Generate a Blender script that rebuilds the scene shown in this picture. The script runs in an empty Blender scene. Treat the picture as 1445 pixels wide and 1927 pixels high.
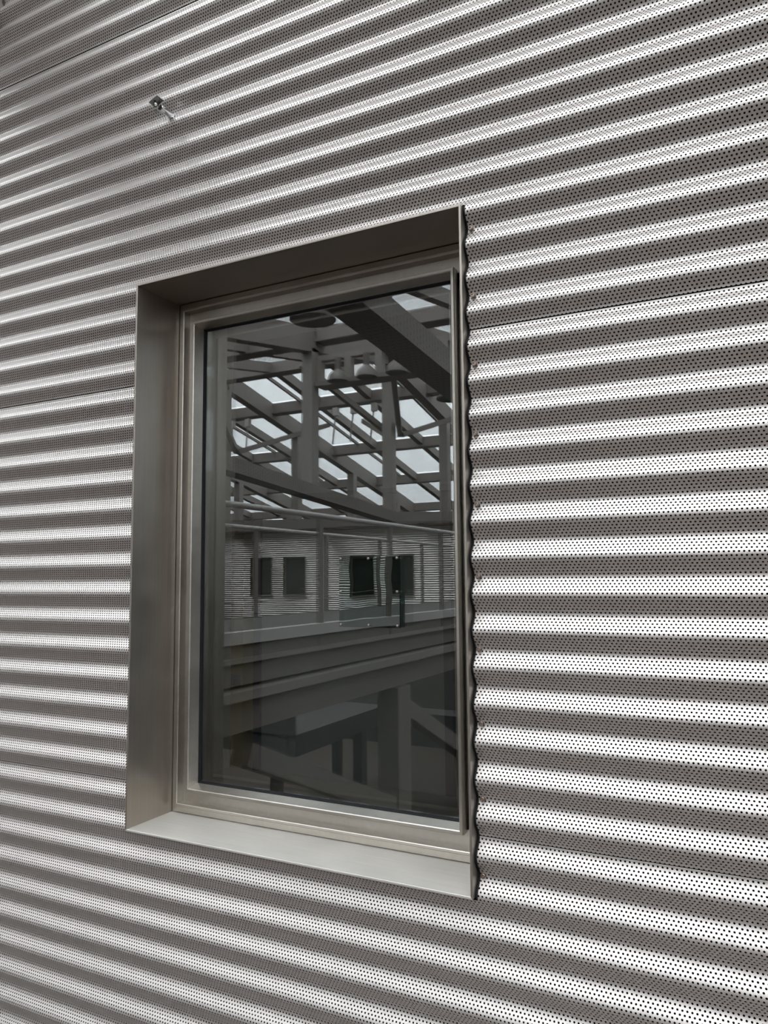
import bpy, bmesh, math, random
from mathutils import Vector, Matrix
random.seed(7)
scene = bpy.context.scene
COL = scene.collection

# ---------------------------------------------------------------- camera
F_PX, YAW, PITCH, ROLL = 1413.18, 0.4733, 0.0876, -0.0083
CAM = Vector((1.5355, -1.4951, 0.6543))
fw = Vector((-math.sin(YAW) * math.cos(PITCH), math.cos(YAW) * math.cos(PITCH), math.sin(PITCH)))
r0 = Vector((math.cos(YAW), math.sin(YAW), 0))
u0 = r0.cross(fw)
rt = math.cos(ROLL) * r0 + math.sin(ROLL) * u0
up = -math.sin(ROLL) * r0 + math.cos(ROLL) * u0
cam_data = bpy.data.cameras.new('camera')
cam = bpy.data.objects.new('camera', cam_data)
COL.objects.link(cam)
M = Matrix((rt, up, -fw)).transposed().to_4x4()
M.translation = CAM
cam.matrix_world = M
cam_data.sensor_fit = 'HORIZONTAL'
cam_data.sensor_width = 36.0
cam_data.lens = F_PX / 1445 * 36.0
cam_data.clip_start = 0.02
cam_data.clip_end = 300
scene.camera = cam

# ---------------------------------------------------------------- sky and exposure
world = bpy.data.worlds.new('overcast_sky')
scene.world = world
world.use_nodes = True
wn = world.node_tree
bg = wn.nodes['Background']
bg.inputs['Color'].default_value = (0.915, 0.97, 1.0, 1)
bg.inputs['Strength'].default_value = 7.3
# standard overcast sky: clearly brighter overhead than at the horizon
wtc = wn.nodes.new('ShaderNodeTexCoord')
wsep = wn.nodes.new('ShaderNodeSeparateXYZ')
wn.links.new(wtc.outputs['Generated'], wsep.inputs[0])
wmr = wn.nodes.new('ShaderNodeMapRange')
wmr.inputs['From Min'].default_value = 0.0
wmr.inputs['From Max'].default_value = 1.0
wmr.inputs['To Min'].default_value = 0.5
wmr.inputs['To Max'].default_value = 1.0
wn.links.new(wsep.outputs['Z'], wmr.inputs['Value'])
wmx = wn.nodes.new('ShaderNodeMix')
wmx.data_type = 'RGBA'
wmx.blend_type = 'MULTIPLY'
wmx.inputs['Factor'].default_value = 1.0
wmx.inputs[6].default_value = (0.915, 0.97, 1.0, 1)
wn.links.new(wmr.outputs['Result'], wmx.inputs[7])
wn.links.new(wmx.outputs[2], bg.inputs['Color'])
vs = scene.view_settings
scene.display_settings.display_device = 'sRGB'
vs.view_transform = 'Standard'
vs.look = 'None'
vs.gamma = 1.0
vs.use_curve_mapping = False
vs.exposure = 0.0
scene.cycles.max_bounces = 10
scene.cycles.diffuse_bounces = 4
scene.cycles.glossy_bounces = 6
scene.cycles.transparent_max_bounces = 24
scene.cycles.sample_clamp_indirect = 8.0


# ---------------------------------------------------------------- materials
def new_mat(name):
    m = bpy.data.materials.new(name)
    m.use_nodes = True
    n = m.node_tree.nodes
    return m, m.node_tree, n['Principled BSDF'], n['Material Output']


def plain(name, col, rough=0.6, metal=0.0, noise=0.0, nscale=8.0, spec=0.5):
    m, t, p, o = new_mat(name)
    p.inputs['Base Color'].default_value = (*col, 1)
    p.inputs['Roughness'].default_value = rough
    p.inputs['Metallic'].default_value = metal
    p.inputs['Specular IOR Level'].default_value = spec
    if noise > 0:
        tc = t.nodes.new('ShaderNodeTexCoord')
        nz = t.nodes.new('ShaderNodeTexNoise')
        nz.inputs['Scale'].default_value = nscale
        nz.inputs['Detail'].default_value = 5
        t.links.new(tc.outputs['Object'], nz.inputs['Vector'])
        cr = t.nodes.new('ShaderNodeMapRange')
        cr.inputs['To Min'].default_value = 1 - noise
        cr.inputs['To Max'].default_value = 1 + noise
        t.links.new(nz.outputs['Fac'], cr.inputs['Value'])
        mx = t.nodes.new('ShaderNodeMix')
        mx.data_type = 'RGBA'
        mx.blend_type = 'MULTIPLY'
        mx.inputs['Factor'].default_value = 1
        mx.inputs[6].default_value = (*col, 1)
        t.links.new(cr.outputs['Result'], mx.inputs[7])
        t.links.new(mx.outputs[2], p.inputs['Base Color'])
    return m


def math_node(t, op, a, b=None, c=None):
    n = t.nodes.new('ShaderNodeMath')
    n.operation = op
    for i, v in enumerate((a, b, c)):
        if v is None:
            continue
        if isinstance(v, (int, float)):
            n.inputs[i].default_value = v
        else:
            t.links.new(v, n.inputs[i])
    return n.outputs[0]


def brushed(name, col, rough, stretch, amount=0.12, metal=1.0, bump=0.0):
    """metal with a fine grain stretched along one axis and faint smudges"""
    m, t, p, o = new_mat(name)
    p.inputs['Metallic'].default_value = metal
    tc = t.nodes.new('ShaderNodeTexCoord')
    mp = t.nodes.new('ShaderNodeMapping')
    mp.inputs['Scale'].default_value = stretch
    t.links.new(tc.outputs['Object'], mp.inputs['Vector'])
    nz = t.nodes.new('ShaderNodeTexNoise')
    nz.inputs['Scale'].default_value = 1.0
    nz.inputs['Detail'].default_value = 6
    t.links.new(mp.outputs['Vector'], nz.inputs['Vector'])
    n2 = t.nodes.new('ShaderNodeTexNoise')
    n2.inputs['Scale'].default_value = 9.0
    n2.inputs['Detail'].default_value = 6
    t.links.new(tc.outputs['Object'], n2.inputs['Vector'])
    s = math_node(t, 'ADD', nz.outputs['Fac'], n2.outputs['Fac'])
    f = math_node(t, 'MULTIPLY_ADD', math_node(t, 'SUBTRACT', s, 1.0), amount * 2, 1.0)
    mx = t.nodes.new('ShaderNodeMix')
    mx.data_type = 'RGBA'
    mx.blend_type = 'MULTIPLY'
    mx.inputs['Factor'].default_value = 1
    mx.inputs[6].default_value = (*col, 1)
    t.links.new(f, mx.inputs[7])
    t.links.new(mx.outputs[2], p.inputs['Base Color'])
    rr = math_node(t, 'MULTIPLY_ADD', math_node(t, 'SUBTRACT', n2.outputs['Fac'], 0.5), 0.25, rough)
    t.links.new(rr, p.inputs['Roughness'])
    return m


# corrugation: pitch, amplitude, phase
PITCH_W, AMP, YC, ZT = 0.0770, 0.0095, 0.0225, 0.0395
NSEG = 28


def wave_y(z):
    return YC + AMP * math.cos(2 * math.pi * (z - ZT) / PITCH_W)


ARC = 0.0
_prev = (0.0, AMP)
_tab = [0.0]
for i in range(1, 401):
    zz = PITCH_W * i / 400
    yy = AMP * math.cos(2 * math.pi * zz / PITCH_W)
    ARC += math.hypot(zz - _prev[0], yy - _prev[1])
    _prev = (zz, yy)
    _tab.append(ARC)


def arc(z):
    k = (z - ZT) / PITCH_W
    n = math.floor(k)
    f = (k - n) * 400
    i = min(int(f), 399)
    return n * ARC + _tab[i] + (f - i) * (_tab[i + 1] - _tab[i])


HOLE_ROW = ARC / 12
HOLE_A = HOLE_ROW / 0.866
HOLE_R = 0.0020


def perforated():
    m, t, p, o = new_mat('perforated_aluminium')
    p.inputs['Base Color'].default_value = (0.60, 0.56, 0.54, 1)
    p.inputs['Metallic'].default_value = 0.66
    p.inputs['Specular IOR Level'].default_value = 0.2
    p.inputs['Roughness'].default_value = 0.36
    tc = t.nodes.new('ShaderNodeTexCoord')
    sp = t.nodes.new('ShaderNodeSeparateXYZ')
    t.links.new(tc.outputs['UV'], sp.inputs[0])
    u, v = sp.outputs[0], sp.outputs[1]
    vr = math_node(t, 'DIVIDE', v, HOLE_ROW)
    row = math_node(t, 'FLOOR', vr)
    fy = math_node(t, 'MULTIPLY', math_node(t, 'SUBTRACT', math_node(t, 'SUBTRACT', vr, row), 0.5), HOLE_ROW)
    off = math_node(t, 'MULTIPLY', math_node(t, 'FLOORED_MODULO', row, 2.0), 0.5)
    ur = math_node(t, 'ADD', math_node(t, 'DIVIDE', u, HOLE_A), off)
    fx = math_node(t, 'MULTIPLY', math_node(t, 'SUBTRACT', math_node(t, 'FRACT', ur), 0.5), HOLE_A)
    d2 = math_node(t, 'ADD', math_node(t, 'MULTIPLY', fx, fx), math_node(t, 'MULTIPLY', fy, fy))
    hole = math_node(t, 'LESS_THAN', d2, HOLE_R ** 2)
    # rolling grain along the sheet
    mp = t.nodes.new('ShaderNodeMapping')
    mp.inputs['Scale'].default_value = (3.0, 60.0, 60.0)
    t.links.new(tc.outputs['Object'], mp.inputs['Vector'])
    nz = t.nodes.new('ShaderNodeTexNoise')
    nz.inputs['Scale'].default_value = 1.5
    nz.inputs['Detail'].default_value = 4
    t.links.new(mp.outputs['Vector'], nz.inputs['Vector'])
    rr = math_node(t, 'MULTIPLY_ADD', nz.outputs['Fac'], 0.08, 0.38)
    t.links.new(rr, p.inputs['Roughness'])
    tr = t.nodes.new('ShaderNodeBsdfTransparent')
    mx = t.nodes.new('ShaderNodeMixShader')
    t.links.new(hole, mx.inputs[0])
    t.links.new(p.outputs[0], mx.inputs[1])
    t.links.new(tr.outputs[0], mx.inputs[2])
    t.links.new(mx.outputs[0], o.inputs['Surface'])
    return m


def glass(name, tint, f0, rough=0.0, wave=0.0):
    m, t, p, o = new_mat(name)
    t.nodes.remove(p)
    lw = t.nodes.new('ShaderNodeLayerWeight')
    lw.inputs['Blend'].default_value = 0.5
    x5 = math_node(t, 'POWER', lw.outputs['Facing'], 5.0)
    fr = math_node(t, 'MULTIPLY_ADD', x5, 1 - f0, f0)
    tr = t.nodes.new('ShaderNodeBsdfTransparent')
    tr.inputs['Color'].default_value = (*tint, 1)
    gl = t.nodes.new('ShaderNodeBsdfGlossy')
    gl.inputs['Roughness'].default_value = rough
    gl.inputs['Color'].default_value = (0.96, 0.985, 1.0, 1)
    mx = t.nodes.new('ShaderNodeMixShader')
    t.links.new(fr, mx.inputs[0])
    t.links.new(tr.outputs[0], mx.inputs[1])
    t.links.new(gl.outputs[0], mx.inputs[2])
    t.links.new(mx.outputs[0], o.inputs['Surface'])
    if wave:
        tc = t.nodes.new('ShaderNodeTexCoord')
        nz = t.nodes.new('ShaderNodeTexNoise')
        nz.inputs['Scale'].default_value = 9
        nz.inputs['Detail'].default_value = 1
        t.links.new(tc.outputs['Object'], nz.inputs['Vector'])
        bp = t.nodes.new('ShaderNodeBump')
        bp.inputs['Strength'].default_value = wave
        bp.inputs['Distance'].default_value = 0.002
        t.links.new(nz.outputs['Fac'], bp.inputs['Height'])
        t.links.new(bp.outputs[0], gl.inputs['Normal'])
    return m


MAT = {
    'perf': perforated(),
    'membrane': plain('black_membrane', (0.012, 0.012, 0.013), 0.9, spec=0.1),
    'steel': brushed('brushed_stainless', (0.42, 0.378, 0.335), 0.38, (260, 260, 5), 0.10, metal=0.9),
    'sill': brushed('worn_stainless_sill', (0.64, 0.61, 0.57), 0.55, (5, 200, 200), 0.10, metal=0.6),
    'frame': brushed('frame_aluminium', (0.52, 0.49, 0.45), 0.38, (60, 60, 60), 0.10),
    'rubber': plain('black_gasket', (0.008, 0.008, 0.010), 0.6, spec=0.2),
    'pane': glass('window_glass', (0.74, 0.755, 0.745), 0.16),
    'roofglass': glass('roof_glass', (0.90, 0.90, 0.90), 0.05),
    'frit': plain('white_fritted_glass', (0.8, 0.8, 0.79), 0.4, noise=0.1, nscale=3),
    'paint': plain('grey_steel_paint', (0.205, 0.178, 0.16), 0.55, noise=0.05, nscale=1.5),
    'paint_light': plain('light_grey_steel_paint', (0.265, 0.235, 0.212), 0.5),
    'dark': plain('dark_steel', (0.03, 0.028, 0.027), 0.5),
    'chrome': plain('polished_chrome', (0.75, 0.76, 0.77), 0.08, 1.0),
    'dark_chrome': plain('dark_polished_steel', (0.16, 0.155, 0.15), 0.12, 1.0),
    'bolt': brushed('weathered_bolt_steel', (0.34, 0.28, 0.245), 0.4, (90, 90, 90), 0.3),
    'far_clad': plain('far_cladding_aluminium', (0.82, 0.79, 0.75), 0.32, 1.0),
    'concrete': plain('concrete_floor', (0.075, 0.056, 0.045), 0.7, noise=0.1, nscale=2),
    'timber': plain('warm_floor', (0.085, 0.062, 0.049), 0.55, noise=0.15, nscale=3),
    'plaster': plain('grey_plaster', (0.085, 0.076, 0.07), 0.8),
    'room_dark': plain('dim_room_paint', (0.05, 0.047, 0.042), 0.9, spec=0.1),
    'ochre': plain('ochre_wall_panel', (0.72, 0.50, 0.15), 0.7),
    'rail': plain('pale_handrail_paint', (0.50, 0.47, 0.45), 0.4),
    'slab': plain('dark_gallery_concrete', (0.05, 0.046, 0.043), 0.8),
    'blind': plain('grey_blind_fabric', (0.11, 0.112, 0.11), 0.9, spec=0.1),
    'board': plain('grey_partition_board', (0.15, 0.155, 0.152), 0.85, spec=0.1),
    'navy': plain('dark_blue_frame', (0.012, 0.017, 0.024), 0.4),
    'lamp': plain('lamp_enamel', (0.17, 0.15, 0.14), 0.4),
    'clear': glass('clear_acrylic', (0.9, 0.93, 0.93), 0.12),
    'plaque': glass('green_plate_glass', (0.25, 0.42, 0.38), 0.15, wave=0.14),
}


# holes punched in the sheet-steel beams: a procedural pattern of short slots
def slotted():
    m, t, p, o = new_mat('slotted_steel_paint')
    p.inputs['Roughness'].default_value = 0.55
    tc = t.nodes.new('ShaderNodeTexCoord')
    sp = t.nodes.new('ShaderNodeSeparateXYZ')
    t.links.new(tc.outputs['Object'], sp.inputs[0])
    x = math_node(t, 'ADD', sp.outputs[0], sp.outputs[2])
    fy = math_node(t, 'DIVIDE', sp.outputs[1], 0.055)
    row = math_node(t, 'FLOOR', fy)
    a = math_node(t, 'SUBTRACT', math_node(t, 'SUBTRACT', fy, row), 0.5)
    xr = math_node(t, 'ADD', math_node(t, 'DIVIDE', x, 0.05), math_node(t, 'MULTIPLY', math_node(t, 'FLOORED_MODULO', row, 2.0), 0.5))
    b = math_node(t, 'SUBTRACT', math_node(t, 'FRACT', xr), 0.5)
    e = math_node(t, 'ADD', math_node(t, 'POWER', math_node(t, 'ABSOLUTE', math_node(t, 'DIVIDE', a, 0.18)), 2),
                  math_node(t, 'POWER', math_node(t, 'ABSOLUTE', math_node(t, 'DIVIDE', b, 0.22)), 2))
    h = math_node(t, 'LESS_THAN', e, 1.0)
    mx = t.nodes.new('ShaderNodeMix')
    mx.data_type = 'RGBA'
    t.links.new(h, mx.inputs[0])
    mx.inputs[6].default_value = (0.205, 0.178, 0.16, 1)
    mx.inputs[7].default_value = (0.07, 0.06, 0.055, 1)
    t.links.new(mx.outputs[2], p.inputs['Base Color'])
    return m


MAT['slotted'] = slotted()
_m, _t, _p, _o = new_mat('white_translucent_glass')
_tl = _t.nodes.new('ShaderNodeBsdfTranslucent')
_tl.inputs['Color'].default_value = (0.75, 0.73, 0.72, 1)
_t.links.new(_tl.outputs[0], _o.inputs['Surface'])
_t.nodes.remove(_p)
MAT['frit'] = _m


# ---------------------------------------------------------------- mesh helpers
class MB:
    def __init__(self):
        self.v, self.f = [], []

    def quad(self, a, b, c, d):
        n = len(self.v)
        self.v += [a, b, c, d]
        self.f.append((n, n + 1, n + 2, n + 3))

    def box(self, x0, x1, y0, y1, z0, z1):
        n = len(self.v)
        self.v += [(x0, y0, z0), (x1, y0, z0), (x1, y1, z0), (x0, y1, z0), (x0, y0, z1), (x1, y0, z1), (x1, y1, z1), (x0, y1, z1)]
        for q in ((0, 3, 2, 1), (4, 5, 6, 7), (0, 1, 5, 4), (1, 2, 6, 5), (2, 3, 7, 6), (3, 0, 4, 7)):
            self.f.append(tuple(n + i for i in q))
        return self

    def bar(self, p, q, w, h, upv=(0, 0, 1)):
        """box beam from p to q; w across, h along upv"""
        p, q = Vector(p), Vector(q)
        d = (q - p).normalized()
        s = d.cross(Vector(upv)).normalized()
        u = s.cross(d).normalized()
        n = len(self.v)
        for c in (p, q):
            for a, b in ((-1, -1), (1, -1), (1, 1), (-1, 1)):
                self.v.append(tuple(c + s * (a * w / 2) + u * (b * h / 2)))
        for k in ((0, 1, 2, 3), (7, 6, 5, 4), (0, 4, 5, 1), (1, 5, 6, 2), (2, 6, 7, 3), (3, 7, 4, 0)):
            self.f.append(tuple(n + i for i in k))
        return self

    def lathe(self, p, axis, prof, seg=24):
        """prof: (distance along axis, radius)"""
        p, d = Vector(p), Vector(axis).normalized()
        s = d.orthogonal().normalized()
        u = d.cross(s)
        n = len(self.v)
        for t, r in prof:
            for k in range(seg):
                a = 2 * math.pi * k / seg
                self.v.append(tuple(p + d * t + (s * math.cos(a) + u * math.sin(a)) * r))
        for i in range(len(prof) - 1):
            for k in range(seg):
                k2 = (k + 1) % seg
                self.f.append((n + i * seg + k, n + i * seg + k2, n + (i + 1) * seg + k2, n + (i + 1) * seg + k))
        self.f.append(tuple(n + k for k in range(seg))[::-1])
        self.f.append(tuple(n + (len(prof) - 1) * seg + k for k in range(seg)))
        return self

    def tube(self, p, q, r, seg=16):
        L = (Vector(q) - Vector(p)).length
        return self.lathe(p, Vector(q) - Vector(p), [(0, r), (L, r)], seg)

    def ring(self, prof, x0, x1, z0, z1, sides='LBRT'):
        """profile (inset, y) swept round a rectangle with mitred corners"""
        def cor(i, y):
            return {'LB': (x0 + i, y, z0 + i), 'BR': (x1 - i, y, z0 + i), 'RT': (x1 - i, y, z1 - i), 'TL': (x0 + i, y, z1 - i)}
        ends = {'B': ('LB', 'BR'), 'R': ('BR', 'RT'), 'T': ('RT', 'TL'), 'L': ('TL', 'LB')}
        for s in sides:
            a, b = ends[s]
            for (i0, y0), (i1, y1) in zip(prof[:-1], prof[1:]):
                c0, c1 = cor(i0, y0), cor(i1, y1)
                self.quad(c0[a], c0[b], c1[b], c1[a])
        return self

    def build(self, name, mat, parent=None, smooth=False, bevel=0.0, label=None, kind=None):
        me = bpy.data.meshes.new(name)
        me.from_pydata([tuple(x) for x in self.v], [], self.f)
        bm = bmesh.new()
        bm.from_mesh(me)
        bmesh.ops.remove_doubles(bm, verts=bm.verts, dist=1e-5)
        bmesh.ops.recalc_face_normals(bm, faces=bm.faces)
        bm.to_mesh(me)
        bm.free()
        me.materials.append(MAT[mat] if isinstance(mat, str) else mat)
        if smooth:
            for p in me.polygons:
                p.use_smooth = True
        o = bpy.data.objects.new(name, me)
        COL.objects.link(o)
        if parent:
            o.parent = parent
            o.matrix_parent_inverse = Matrix.Translation(-Vector(parent.location))
        if bevel:
            b = o.modifiers.new('edge_bevel', 'BEVEL')
            b.width = bevel
            b.segments = 2
            b.limit_method = 'ANGLE'
        if label:
            o['label'] = label
        if kind:
            o['kind'] = kind
        return o


def empty(name, loc, label=None, cat=None, group=None, kind=None):
    o = bpy.data.objects.new(name, None)
    COL.objects.link(o)
    o.location = loc
    o.empty_display_size = 0.05
    if label:
        o['label'] = label
    if cat:
        o['category'] = cat
    if group:
        o['group'] = group
    if kind:
        o['kind'] = kind
    return o


def smooth_by_angle(o, deg=40):
    me = o.data
    for p in me.polygons:
        p.use_smooth = True
    bm = bmesh.new()
    bm.from_mesh(me)
    for e in bm.edges:
        if len(e.link_faces) == 2 and e.calc_face_angle(0) > math.radians(deg):
            e.smooth = False
    bm.to_mesh(me)
    bm.free()


# ================================================================= OUR WALL
W, H = 0.9654, 1.475          # window box
PLANE = 0.195                 # face of the glass
X_LEFT, X_RIGHT = -12.0, 6.0

wf = MB()
BX0, BX1, BY0, BY1 = X_LEFT, X_RIGHT, 0.062, 0.30
wf.box(BX0, -0.012, BY0, BY1, -4.7, 2.62)
wf.box(W + 0.012, BX1, BY0, BY1, -4.7, 2.62)
wf.box(-0.012, W + 0.012, BY0, BY1, -4.7, -0.012)
wf.box(-0.012, W + 0.012, BY0, BY1, H + 0.012, 2.62)
wall = wf.build('wall_front', 'membrane', kind='structure')
wall['label'] = 'wall clad in perforated corrugated metal sheets around a recessed window'


def cladding(z0, z1, lift, label, xs_hole=(-0.006, W + 0.0055), z_hole=(-0.005, H + 0.005)):
    zs = set()
    n0 = int(math.ceil((z0 - ZT) / PITCH_W * NSEG))
    n1 = int(math.floor((z1 - ZT) / PITCH_W * NSEG))
    for k in range(n0, n1 + 1):
        zs.add(round(ZT + k * PITCH_W / NSEG, 6))
    zs |= {round(q, 6) for q in (z0, z0 + 0.0008, z0 + 0.003, z0 + 0.006, z1 - 0.0008, z1)}
    for zh in z_hole:
        if z0 < zh < z1:
            zs |= {round(zh - 0.001, 6), round(zh, 6), round(zh + 0.001, 6)}
    zs = sorted(zs)
    xs = [-6.0, -5.99, -2.5, -1.2, xs_hole[0] - 0.0015, xs_hole[0], 0.5, xs_hole[1], xs_hole[1] + 0.0015, 1.6, 2.6, 3.99, 4.0]
    v, uv, f = [], [], []
    for z in zs:
        y = wave_y(z) - lift
        if z < z0 + 0.006:                       # lower edge springs slightly off the sheet below
            y -= 0.0008 * (1 - (z - z0) / 0.006)
        s = arc(z)
        for x in xs:
            v.append((x, y, z))
            uv.append((x + 20, s + 30 * ARC))
    nx = len(xs)
    for j in range(len(zs) - 1):
        zc = (zs[j] + zs[j + 1]) / 2
        for i in range(nx - 1):
            xc = (xs[i] + xs[i + 1]) / 2
            if xs_hole[0] < xc < xs_hole[1] and z_hole[0] < zc < z_hole[1]:
                continue
            f.append((j * nx + i, j * nx + i + 1, (j + 1) * nx + i + 1, (j + 1) * nx + i))
    me = bpy.data.meshes.new('cladding_sheet')
    me.from_pydata(v, [], f)
    ul = me.uv_layers.new(name='sheet')
    for li, l in enumerate(me.loops):
        ul.data[li].uv = uv[l.vertex_index]
    for p in me.polygons:
        p.use_smooth = True
    me.materials.append(MAT['perf'])
    bm = bmesh.new()
    bm.from_mesh(me)
    loose = [q for q in bm.verts if not q.link_faces]
    bmesh.ops.delete(bm, geom=loose, context='VERTS')
    bm.to_mesh(me)
    bm.free()
    o = bpy.data.objects.new('cladding_sheet', me)
    COL.objects.link(o)
    o.parent = wall
    o['label'] = label
    sm = o.modifiers.new('sheet_thickness', 'SOLIDIFY')
    sm.thickness = 0.0008
    sm.offset = 0
    return o


SEAM = [ZT + PITCH_W * k + (HOLE_ROW * 0.5) for k in (-13, 1, 15, 29)]
cladding(-2.2, SEAM[0] - 0.0021, 0.0, 'perforated corrugated sheet at the foot of the wall')
cladding(SEAM[0], SEAM[1] - 0.0021, 0.0004, 'perforated corrugated sheet below the window sill, under the lowest seam')
cladding(SEAM[1], SEAM[2] - 0.0021, 0.0008, 'perforated corrugated sheet on both sides of the window, between two seams')
cladding(SEAM[2], SEAM[3] - 0.0021, 0.0012, 'perforated corrugated sheet above the window, with the small chrome standoff')
cladding(SEAM[3], 2.72, 0.0016, 'perforated corrugated sheet above the topmost seam')

# black rubber edging that follows the cut edge of the sheets beside the window
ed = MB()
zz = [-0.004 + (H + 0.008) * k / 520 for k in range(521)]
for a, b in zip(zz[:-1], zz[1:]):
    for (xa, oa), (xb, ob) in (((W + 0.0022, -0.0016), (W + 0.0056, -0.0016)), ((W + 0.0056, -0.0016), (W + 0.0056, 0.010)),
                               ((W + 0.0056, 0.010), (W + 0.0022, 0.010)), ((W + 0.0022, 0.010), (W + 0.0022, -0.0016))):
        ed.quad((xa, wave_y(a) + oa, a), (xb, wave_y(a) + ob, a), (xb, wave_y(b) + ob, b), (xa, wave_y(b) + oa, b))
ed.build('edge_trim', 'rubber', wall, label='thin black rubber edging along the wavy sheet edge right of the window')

# ================================================================= WINDOW
win = empty('window_1', (0, 0, 0), 'tall recessed window in a projecting brushed steel box', None, None, 'structure')
LIP = 0.005
boxprof = [(0, 0.22), (0, 0.0006), (0.0006, 0), (LIP - 0.0006, 0), (LIP, 0.0006), (LIP, 0.172)]
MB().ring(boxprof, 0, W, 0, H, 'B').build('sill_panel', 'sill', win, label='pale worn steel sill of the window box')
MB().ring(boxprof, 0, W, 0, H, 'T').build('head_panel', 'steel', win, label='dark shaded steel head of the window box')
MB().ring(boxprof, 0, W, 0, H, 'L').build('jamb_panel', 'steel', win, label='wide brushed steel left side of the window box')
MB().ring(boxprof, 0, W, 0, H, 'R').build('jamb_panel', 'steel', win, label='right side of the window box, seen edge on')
fixp = [(0.0068, 0.176), (0.0068, 0.1685), (0.024, 0.167), (0.026, 0.1655), (0.026, 0.157), (0.028, 0.155), (0.033, 0.155), (0.0345, 0.1565), (0.036, 0.180), (0.075, 0.181)]
MB().ring(fixp, 0, W, 0, H).build('fixed_frame', 'frame', win)
sasp = [(0.069, 0.186), (0.069, 0.157), (0.0705, 0.155), (0.0765, 0.155), (0.0785, 0.157), (0.0875, 0.188), (0.0875, 0.195)]
SX0, SX1 = -0.005, W - 0.011      # the sash sits slightly off centre
sash = MB().ring(sasp, SX0, SX1, 0, H).build('sash_frame', 'frame', win)
gas = [(0.0855, 0.187), (0.0885, 0.187), (0.0905, 0.190), (0.0925, 0.1945), (0.0925, 0.1952), (0.0855, 0.1952)]
MB().ring(gas, SX0, SX1, 0, H).build('gasket', 'rubber', sash, label='thin black rubber gasket around the pane')
MB().box(SX0 + 0.086, SX1 - 0.086, PLANE, PLANE + 0.024, 0.086, H - 0.086).build('pane', 'pane', sash, label='dark reflecting window pane')
spc = [(0.086, 0.198), (0.100, 0.198), (0.100, 0.216), (0.086, 0.216)]
MB().ring([(0.084, 0.2195), (0.108, 0.2195), (0.108, 0.30), (0.0, 0.30), (0.0, 0.2195), (0.084, 0.2195)], SX0, SX1, 0, H).build('inner_frame', 'frame', win)
for k in range(6):
    fs = MB().lathe((SX0 + 0.0985, 0.2195, 0.135 + 0.162 * k), (0, -1, 0), [(0, 0.0030), (0.0009, 0.0030), (0.0010, 0.0016), (0.0005, 0.0012)], 14)
    fs.build('frame_screw', 'bolt', win)

# ================================================================= SCREWS
SCREW_Z = [ZT + 0.0015 + PITCH_W * 2 * k + 0.0 for k in range(9, -1, -1)]
ORD = ['topmost', 'second from the top', 'third from the top', 'fourth from the top', 'fifth from the top',
       'fifth from the bottom', 'fourth from the bottom', 'third from the bottom', 'second from the bottom', 'lowest']


def make_screw():
    mb = MB()
    mb.lathe((0, 0.002, 0), (0, -1, 0), [(0, 0.0062), (0.0012, 0.0062), (0.0014, 0.0042), (0.0050, 0.0042), (0.0053, 0.0052),
                                         (0.0090, 0.0052), (0.0098, 0.0044), (0.0098, 0.0026), (0.0073, 0.0024), (0.0073, 0.0004)], 20)
    o = mb.build('screw', 'bolt')
    smooth_by_angle(o, 35)
    return o


proto = make_screw()
for i, z in enumerate(SCREW_Z):
    o = proto if i == 0 else proto.copy()
    if i:
        COL.objects.link(o)
    lift = 0.0012 if z > SEAM[2] else (0.0008 if z > SEAM[1] else 0.0004)
    o.location = (W + 0.0145 + (0.001 if i % 3 else -0.001), wave_y(z) - lift - 0.0012, z)
    o.rotation_euler = (0, 0.7 * i, 0)
    o['label'] = 'small steel screw in the cladding right of the window, %s' % ORD[i]
    o['category'] = 'screw'
    o['group'] = 'screws along the right edge of the window'

# ================================================================= STANDOFF ON THE WALL
SX, SZ = 0.0997, 1.9514
st = empty('wall_standoff', (SX, 0.016, SZ), 'small chrome standoff with a square plate on the wall, upper left', 'wall fitting')
mb = MB().lathe((SX, 0.024, SZ), (0, -1, 0), [(0, 0.009), (0.004, 0.0098), (0.014, 0.0098), (0.034, 0.0090), (0.046, 0.0085), (0.048, 0.007)], 28)
smooth_by_angle(mb.build('barrel', 'chrome', st))
pa = Vector((-0.926, 0, -0.378))
pn = Vector((-0.378, 0, 0.926))
pc = Vector((0.0985, -0.0385, 1.9605))
plate = MB().bar(pc - pa * 0.0155, pc + pa * 0.0155, 0.025, 0.003, pn).build('end_plate', 'dark_chrome', st, bevel=0.0005, label='square mirror-finished plate')
MB().bar(pc + pa * 0.012 - pn * 0.0015 + Vector((0, 0.006, 0)), pc + pa * 0.016 - pn * 0.022 + Vector((0, 0.008, 0)), 0.016, 0.003, pa).build('acrylic_tab', 'clear', plate, bevel=0.0005, label='clear acrylic tab hanging from the plate')
smooth_by_angle(MB().lathe(pc + pn * 0.002 + pa * 0.004, -pn, [(0, 0.0045), (0.010, 0.0045), (0.012, 0.003)], 16).build('clamp_screw', 'chrome', plate))

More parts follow.
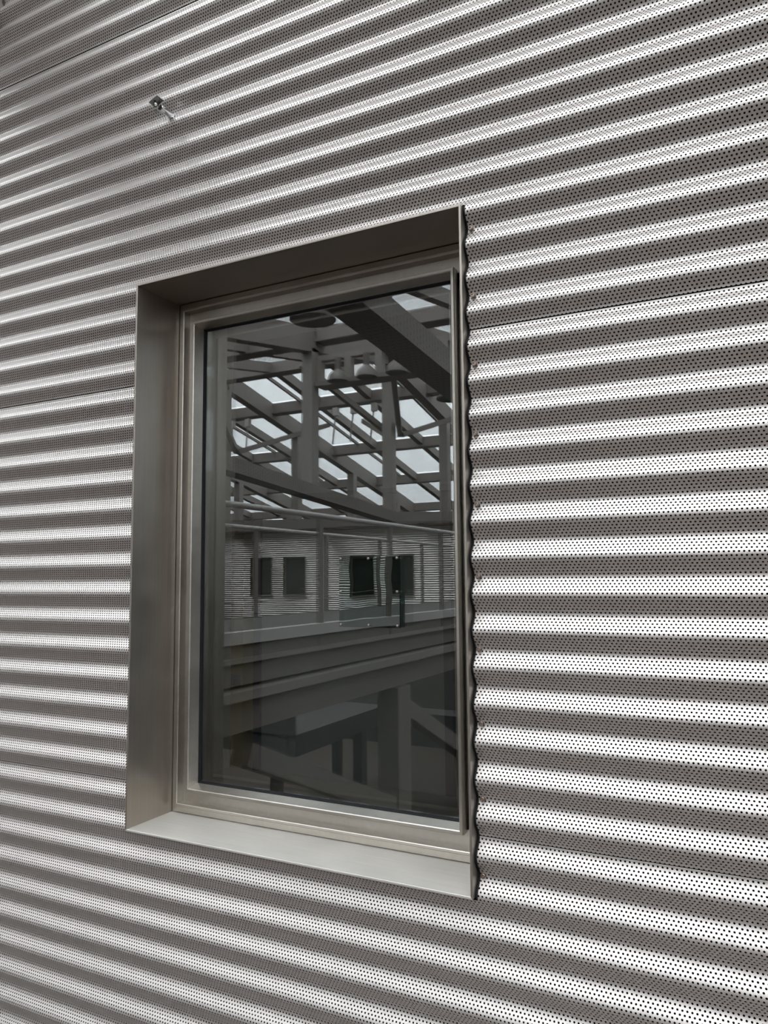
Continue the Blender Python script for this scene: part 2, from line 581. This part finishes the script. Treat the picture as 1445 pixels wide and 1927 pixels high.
# ================================================================= GLASS PLAQUE
gp = empty('glass_plaque', (0.632, 0.188, 0.62), 'square greenish glass plaque on steel studs mounted on the window pane', 'sign')
MB().box(0.546, 0.719, 0.1795, 0.1855, 0.531, 0.7095).build('plate', 'plaque', gp, bevel=0.0005)
MB().box(0.5465, 0.556, 0.1856, 0.1876, 0.5315, 0.709).build('edge_strip', 'navy', gp, label='dark strip along the left edge')
MB().box(0.668, 0.7185, 0.1856, 0.1876, 0.5315, 0.5865).build('corner_patch', 'navy', gp, label='dark patch in the lower right corner')
for sx in (0.551, 0.632, 0.7125):
    for sz in (0.5365, 0.62, 0.7035):
        if sx == 0.632 and sz == 0.62:
            continue
        s = MB().lathe((sx, PLANE, sz), (0, -1, 0), [(0, 0.0024), (0.0155, 0.0024), (0.0156, 0.0032), (0.0175, 0.0032), (0.0182, 0.0022)], 14)
        smooth_by_angle(s.build('stud', 'bolt', gp))

# ================================================================= ROOM BEHIND THE WINDOW
RX0, RX1, RY0, RY1, RZ0, RZ1 = -2.6, 2.6, 0.30, 4.2, -0.95, 2.0
MB().box(RX0, RX1, RY1, RY1 + 0.1, RZ0, RZ1).build('wall_room_back', 'room_dark', kind='structure')
MB().box(RX0 - 0.1, RX0, RY0, RY1 + 0.1, RZ0, RZ1).build('wall_room_left', 'room_dark', kind='structure')
MB().box(RX1, RX1 + 0.1, RY0, RY1 + 0.1, RZ0, RZ1).build('wall_room_right', 'room_dark', kind='structure')
MB().box(RX0 - 0.1, RX1 + 0.1, RY0, RY1 + 0.1, RZ0 - 0.1, RZ0).build('floor_room', 'room_dark', kind='structure')
MB().box(RX0 - 0.1, RX1 + 0.1, RY0, RY1 + 0.1, RZ1, RZ1 + 0.1).build('ceiling_room', 'room_dark', kind='structure')
bl = empty('roller_blind', (0.48, 0.335, 1.45), 'grey roller blind half lowered behind the upper part of the pane', 'blind')
MB().box(0.03, 0.935, 0.333, 0.335, 0.90, 1.44).build('fabric', 'blind', bl)
MB().tube((0.03, 0.334, 1.452), (0.935, 0.334, 1.452), 0.017).build('roller', 'blind', bl)
MB().box(0.03, 0.935, 0.329, 0.339, 0.885, 0.90).build('bottom_bar', 'navy', bl)
bd = empty('partition_board', (0.42, 0.46, RZ0), 'grey standing board behind the middle of the pane', 'board')
MB().box(0.105, 0.725, 0.45, 0.47, RZ0 + 0.06, 0.93).build('panel', 'board', bd)
MB().box(0.08, 0.105, 0.44, 0.48, RZ0 + 0.012, 0.935).build('frame_post', 'navy', bd)
MB().box(0.725, 0.75, 0.44, 0.48, RZ0 + 0.012, 0.935).build('frame_post', 'navy', bd)
MB().box(0.07, 0.76, 0.40, 0.52, RZ0, RZ0 + 0.012).build('foot', 'navy', bd)
ca = empty('ochre_cabinet', (-0.75, 1.6, RZ0), 'ochre cabinet inside the room at the left edge of the pane', 'cabinet')
MB().box(-1.2, -0.10, 0.62, 1.2, RZ0, 0.86).build('body', 'ochre', ca)
MB().box(-0.95, -0.15, 0.605, 0.62, RZ0 + 0.1, 0.10).build('door', 'dark', ca)
MB().box(-1.15, -0.11, 0.595, 0.62, 0.29, 0.325).build('shelf_edge', 'navy', ca)


# ================================================================= THE ATRIUM BEHIND THE CAMERA (seen in the pane)
def VY(y):
    """distance from the wall measured in the mirror image -> world y"""
    return 2 * PLANE - y


SPAN_MID, SPAN_END = 11.3, 21.9
RIDGE = 4.78


def roof_z(Y):
    return RIDGE - (0.2145 * (Y - SPAN_MID) if Y > SPAN_MID else 0.178 * (SPAN_MID - Y))


def chord_z(Y):
    return 1.81 + 0.0755 * abs(Y - SPAN_MID)


AX0, AX1 = -21.0, 8.0
floor = MB().box(AX0, AX1, VY(SPAN_END + 0.5), 0.06, -4.9, -4.7).build('floor', 'concrete', kind='structure')
# landing beside the window on which the photograph was taken
lp = MB().box(0.55, 6.0, -2.3, 0.0, -1.05, -0.95).build('landing', 'timber')
lp['kind'] = 'structure'
wl = MB().box(AX0 - 0.2, AX0, VY(SPAN_END + 0.5), 0.3, -4.9, 2.7).build('wall_left', 'plaster', kind='structure')
gw = MB()
gw.v = [(AX0 - 0.2, 0.3, 2.7), (AX0 - 0.2, VY(SPAN_END + 0.5), 2.5), (AX0 - 0.2, VY(SPAN_MID), 5.3), (AX0, 0.3, 2.7), (AX0, VY(SPAN_END + 0.5), 2.5), (AX0, VY(SPAN_MID), 5.3)]
gw.f = [(0, 1, 2), (3, 5, 4), (0, 2, 5, 3), (1, 4, 5, 2), (0, 3, 4, 1)]
gw.build('gable_sky_block', 'plaster', wl)  # unseen solid gable, added to cut sky light from the left end
wr = MB().box(AX1, AX1 + 0.2, VY(SPAN_END + 0.5), 0.3, -4.9, 2.7).build('wall_right', 'plaster', kind='structure')
MB().box(X_LEFT - 9.2, X_LEFT, 0.062, 0.3, -4.9, 2.62).build('wall_front_extension', 'plaster', wall)
MB().box(X_RIGHT, AX1 + 0.2, 0.062, 0.3, -4.9, 2.62).build('wall_front_extension', 'plaster', wall)
MB().box(AX0 - 0.2, AX1 + 0.2, 0.0, 0.3, 2.72, 3.10).build('eave_beam', 'paint', wall)

# far wall with its own corrugated cladding and windows
wb = MB().box(AX0 - 0.2, AX1 + 0.2, VY(SPAN_END + 0.5), VY(SPAN_END + 0.1), -4.9, 2.5).build('wall_back', 'plaster', kind='structure')
FAR_WIN = [-20.6, -19.08, -16.2, -14.68, -11.8, -10.28, -7.4, -5.88, -3.0, -1.48, 1.4, 2.92]


def far_cladding():
    v, f, sm = [], [], 8
    xs = [AX0]
    for x in FAR_WIN:
        xs += [x, x + W]
    xs.append(AX1)
    n0, n1 = -16, 32
    zs = sorted({round(ZT + k * PITCH_W / sm, 5) for k in range(n0 * sm, n1 * sm + 1)} | {0.0, H})
    for z in zs:
        for x in xs:
            v.append((x, VY(SPAN_END) - (wave_y(z) - YC) - 0.0, z))
    nx = len(xs)
    for j in range(len(zs) - 1):
        zc = (zs[j] + zs[j + 1]) / 2
        for i in range(nx - 1):
            if i % 2 == 1 and 0 < zc < H:
                continue
            f.append((j * nx + i, j * nx + i + 1, (j + 1) * nx + i + 1, (j + 1) * nx + i))
    mb = MB()
    mb.v, mb.f = v, f
    o = mb.build('far_cladding', 'far_clad', wb, smooth=True)
    return o


far_cladding()
for k, x in enumerate(FAR_WIN):
    w = empty('window_%d' % (k + 2), (x, VY(SPAN_END), 0), kind='structure')
    MB().ring([(0, 0.06), (0, 0), (0.006, 0), (0.03, -0.06), (0.07, -0.06)], x, x + W, 0, H).build('frame', 'steel', w).location.y = 0
    fr = w.children[0]
    fr.location = (0, VY(SPAN_END), 0)
    MB().box(x + 0.06, x + W - 0.06, VY(SPAN_END) - 0.075, VY(SPAN_END) - 0.06, 0.06, H - 0.06).build('pane', 'room_dark', w)
MB().box(AX0, AX1, VY(SPAN_END + 0.1), VY(SPAN_END - 0.25), 2.46, 2.86).build('trim_1', 'paint', kind='structure')

# roof: rafters, purlins, glazing
ceil = empty('ceiling', (0, VY(SPAN_MID), RIDGE), kind='structure')
GL = 0.42      # glazing above the top-chord underside
PUR_FAR = [11.05, 12.95, 15.72, 18.25, 20.9]
PUR_NEAR = [3.4, 6.0, 8.55]
for Y in PUR_FAR + PUR_NEAR:
    z = roof_z(Y + 0.07) + GL
    b = MB()
    b.box(AX0, AX1, VY(Y + 0.14), VY(Y), z - 0.25, z - 0.02)
    b.box(AX0, AX1, VY(Y + 0.22), VY(Y - 0.08), z - 0.28, z - 0.25)
    b.build('purlin', 'paint', ceil)
RAF = [-4.9 - 1.3333 * k for k in range(-10, 14)]
RAF = [x for x in RAF if AX0 < x < AX1]
for x in RAF:
    for (ya, yb) in ((0.05, SPAN_MID), (SPAN_MID, SPAN_END + 0.3)):
        za, zb = roof_z(ya) + GL - 0.12, roof_z(yb) + GL - 0.12
        b = MB().bar((x, VY(ya), za), (x, VY(yb), zb), 0.14, 0.20)
        b.build('rafter', 'paint', ceil)
TRUSS_X = [3.2, -0.79, -4.9, -8.9, -12.9, -16.9]
edges = [AX1] + TRUSS_X + [AX0]
rows = [(0.05, 3.4), (3.6, 6.0), (6.2, 8.55), (8.75, 11.05), (11.25, 12.95), (13.15, 15.72), (15.92, 18.25), (18.45, 22.1)]
for a, b_ in zip(edges[:-1], edges[1:]):
    for (ya, yb) in rows:
        za, zb = roof_z(ya) + GL + 0.0, roof_z(yb) + GL + 0.0
        MB().bar(((a + b_) / 2, VY(ya), za), ((a + b_) / 2, VY(yb), zb), abs(a - b_) - 0.02, 0.012).build('roof_pane', 'roofglass', ceil)
# secondary glazing bars with vent frames between the rafters
for x in RAF[::2]:
    if not (-13 < x < 0):
        continue
    for (ya, yb) in rows[4:7]:
        za, zb = roof_z(ya) + GL - 0.05, roof_z(yb) + GL - 0.05
        MB().bar((x + 0.85, VY(ya), za), (x + 0.85, VY(yb), zb), 0.05, 0.07).build('glazing_bar', 'paint', ceil)
ft = MB().bar((-5.93, VY(11.35), roof_z(11.35) + GL - 0.03), (-5.93, VY(12.85), roof_z(12.85) + GL - 0.03), 0.72, 0.02)
ft.build('fritted_pane', 'frit', ceil)

# trusses
POSTS = [2.9, 5.7, 8.5, 11.3, 14.1, 16.9, 19.7]
for i, xt in enumerate(TRUSS_X):
    t = empty('roof_truss', (xt, VY(SPAN_MID), 1.9))
    t['kind'] = 'structure'
    for ya, yb in ((0.35, SPAN_MID), (SPAN_MID, SPAN_END - 0.2)):
        MB().bar((xt, VY(ya), chord_z(ya) - 0.1 + 0.1), (xt, VY(yb), chord_z(yb) - 0.1 + 0.1), 0.27, 0.20).build('bottom_chord', 'slotted', t)
        MB().bar((xt, VY(ya), roof_z(ya) + 0.13), (xt, VY(yb), roof_z(yb) + 0.13), 0.20, 0.26).build('top_chord', 'paint', t)
    for y in POSTS:
        MB().box(xt - 0.10, xt + 0.10, VY(y) - 0.10, VY(y) + 0.10, chord_z(y), roof_z(y) + 0.05).build('post', 'paint_light', t)


# lamp trays between the trusses, with bell lamps
def lamp_tray(x0, x1, Y, z0, z1, n, label):
    t = empty('lamp_tray', ((x0 + x1) / 2, VY(Y), z0), label, 'lamp tray')
    y0, y1 = VY(Y) - 0.06, VY(Y) + 0.06
    MB().box(x0, x1, y0, y1, z1 - 0.09, z1).build('top_rail', 'paint_light', t)
    MB().box(x0, x1, VY(Y) - 0.16, VY(Y) + 0.16, z0, z0 + 0.07).build('bottom_rail', 'paint', t)
    step = (x1 - x0) / n
    for k in range(n + 1):
        x = x0 + step * k
        MB().box(x - 0.06, x + 0.06, y0, y1, z0 + 0.07, z1 - 0.09).build('upright', 'paint_light', t)
    return t


def bell_lamp(x, Y, ztop, label, s=1.0):
    t = empty('bell_lamp', (x, VY(Y), ztop), label, 'lamp', 'bell lamps on the lamp trays')
    p = (x, VY(Y), ztop)
    smooth_by_angle(MB().lathe(p, (0, 0, -1), [(0, 0.05 * s), (0.10 * s, 0.055 * s), (0.12 * s, 0.045 * s), (0.20 * s, 0.05 * s)], 20).build('lamp_holder', 'lamp', t))
    smooth_by_angle(MB().lathe(p, (0, 0, -1), [(0.19 * s, 0.045 * s), (0.22 * s, 0.09 * s), (0.27 * s, 0.135 * s), (0.34 * s, 0.16 * s), (0.37 * s, 0.165 * s), (0.37 * s, 0.155 * s), (0.33 * s, 0.13 * s)], 28).build('shade', 'lamp', t))


lamp_tray(-4.78, -0.95, 8.60, 3.70, 4.22, 7, 'lamp tray between the two nearest roof trusses')
for k, x in enumerate((-4.22, -3.72, -3.22)):
    bell_lamp(x, 8.22, 4.03, 'bell lamp on the nearer lamp tray, %s from the post' % ('first', 'second', 'third')[k])
lamp_tray(-12.8, -9.0, 11.4, 3.55, 4.05, 7, 'lamp tray beyond the second roof truss')
for k, x in enumerate((-9.4, -9.95, -10.5, -11.05)):
    bell_lamp(x, 11.0, 3.98, 'bell lamp on the farther lamp tray, %s from the post' % ('first', 'second', 'third', 'fourth')[k])


OPENERS = [(-6.04, 12.88, 0.80), (-6.56, 12.88, 0.78), (-7.02, 12.88, 0.80), (-9.94, 12.88, 0.70), (-9.48, 12.88, 0.70)]


# window-opener struts hanging under the roof
def opener(x, Y, L, k):
    z = roof_z(Y) + GL - 0.35
    t = empty('vent_actuator', (x, VY(Y), z), 'thin chain actuator hanging under roof vent %s' % k, 'actuator', 'actuators under the roof vents')
    MB().tube((x, VY(Y), z), (x - 0.22, VY(Y + 0.2), z - L), 0.020, 10).build('rod', 'rail', t)
    MB().box(x - 0.07, x + 0.05, VY(Y) - 0.05, VY(Y) + 0.05, z - 0.20, z - 0.02).build('motor_box', 'rail', t)


for k, (x, Y, L) in enumerate(OPENERS):
    opener(x, Y, L, ('above the lamp tray', 'left of it', 'beyond the post', 'farthest left', 'near the second post')[k])


# raking struts between the top chords and the purlins
def strut(p, q, w=0.10):
    return MB().bar(p, q, w, w)


for k, xt in enumerate((-8.9, -4.9)):
    t = empty('roof_brace', (xt, VY(11.4), 3.0))
    t['kind'] = 'structure'
    for dx, ya, yb, zt_, zb in ((0.9, 9.6, 11.6, 4.5, 3.45), (-0.9, 9.6, 11.6, 4.5, 3.45), (1.5, 13.2, 11.6, 4.2, 3.45), (-1.6, 13.2, 11.6, 4.2, 3.45)):
        strut((xt + dx, VY(ya), zt_), (xt + 0.1 * dx, VY(yb), zb)).build('strut', 'paint', t)

# dark pendant dishes
for k, (x, Y, z, r) in enumerate(((-2.3, 8.1, 3.22, 0.22), (-3.25, 6.0, 3.86, 0.28))):
    t = empty('dish_pendant', (x, VY(Y), z), ('round dark dish pendant right of the lamps', 'round dish pendant below the roof light')[k], 'lamp')
    smooth_by_angle(MB().lathe((x, VY(Y), z), (0, 0, -1), [(0, 0.05), (0.03, r * 0.8), (0.07, r), (0.09, r), (0.08, r * 0.85)], 32).build('dish', 'dark' if k == 0 else 'lamp', t))
    MB().tube((x, VY(Y), z), (x, VY(Y), roof_z(Y) + 0.1), 0.012, 8).build('stem', 'paint', t)

# footbridge across the atrium
br = empty('footbridge', (-3.3, VY(11), 0.2), 'grey steel footbridge crossing the atrium, reflected in the pane', 'footbridge')
Ya, Yb = 0.7, 21.5
MB().box(-4.02, -2.55, VY(Yb), VY(Ya), 0.12, 0.20).build('deck', 'plaster', br)
g = MB()
g.box(-2.60, -2.50, VY(Yb), VY(Ya), 0.10, 0.205)

g.build('edge_beam', 'rail', br)
MB().box(-2.66, -2.56, VY(Yb), VY(Ya), -0.02, 0.10).build('upper_fascia', 'paint', br)
MB().box(-2.68, -2.58, VY(Yb), VY(Ya), -0.26, -0.02).build('fascia', 'paint', br)
MB().box(-2.62, -2.50, VY(Yb), VY(Ya), -0.06, -0.02).build('cable_ledge', 'paint_light', br)
MB().box(-2.72, -2.46, VY(Yb), VY(Ya), -0.37, -0.29).build('flange', 'paint_light', br)
MB().box(-2.70, -2.58, VY(Yb), VY(Ya), -0.66, -0.37).build('girder', 'paint', br)
MB().box(-4.05, -3.95, VY(Yb), VY(Ya), -0.3, 0.2).build('far_edge_beam', 'paint', br)
for xr, zz, r in ((-2.55, 1.295, 0.028), (-4.0, 1.27, 0.024)):
    smooth_by_angle(MB().tube((xr, VY(Yb), zz), (xr, VY(Ya), zz), r, 16).build('handrail', 'rail', br))
for k in range(14):
    y = 1.87 + 1.59 * k
    if y > Yb:
        break
    MB().box(-2.585, -2.535, VY(y) - 0.03, VY(y) + 0.03, -0.05, 1.285).build('rail_post', 'paint', br)
for k in range(14):
    y = 1.0 + 1.63 * k
    MB().box(-4.02, -3.98, VY(y) - 0.03, VY(y) + 0.03, 0.18, 1.26).build('rail_post', 'paint', br)
for zz in (0.45,):
    for xr in (-2.56, -4.0):
        MB().tube((xr, VY(Yb), zz), (xr, VY(Ya), zz), 0.003, 6).build('rail_wire', 'paint', br)
# trestle carrying the bridge
tr = empty('bridge_trestle', (-2.65, VY(6.9), -4.7), 'steel column and raking struts below the footbridge', 'column')
MB().box(-2.80, -2.52, VY(7.1), VY(6.75), -4.7, -0.67).build('column', 'paint', tr)
strut((-2.65, VY(3.9), -0.86), (-2.65, VY(6.85), -2.1), 0.2).build('strut', 'paint', tr)
strut((-2.65, VY(10.0), -2.3), (-2.65, VY(7.0), -0.90), 0.2).build('strut', 'paint', tr)

# lower galleries in the depth of the atrium
for k, (x0, x1, ya, yb, z) in enumerate(((-12.0, -5.5, 9.0, 12.0, -1.9), (-9.0, -3.2, 13.5, 16.0, -2.6), (-5.2, -3.0, 5.0, 9.0, -3.3))):
    lg = empty('lower_gallery', ((x0 + x1) / 2, VY((ya + yb) / 2), z), ('upper', 'middle', 'lowest')[k] + ' gallery slab deep in the atrium below the footbridge', 'gallery')
    MB().box(x0, x1, VY(yb), VY(ya), z - 0.35, z).build('slab', 'slab', lg)
    MB().box(x0, x1, VY(ya) + 0.0, VY(ya) + 0.05, z, z + 0.35).build('upstand', 'slab', lg)
    for j in range(4):
        xx = x0 + 0.3 + (x1 - x0 - 0.6) * j / 3
        MB().box(xx - 0.1, xx + 0.1, VY(yb) + 0.2, VY(yb) + 0.4, -4.7, z - 0.35).build('pillar', 'slab', lg)
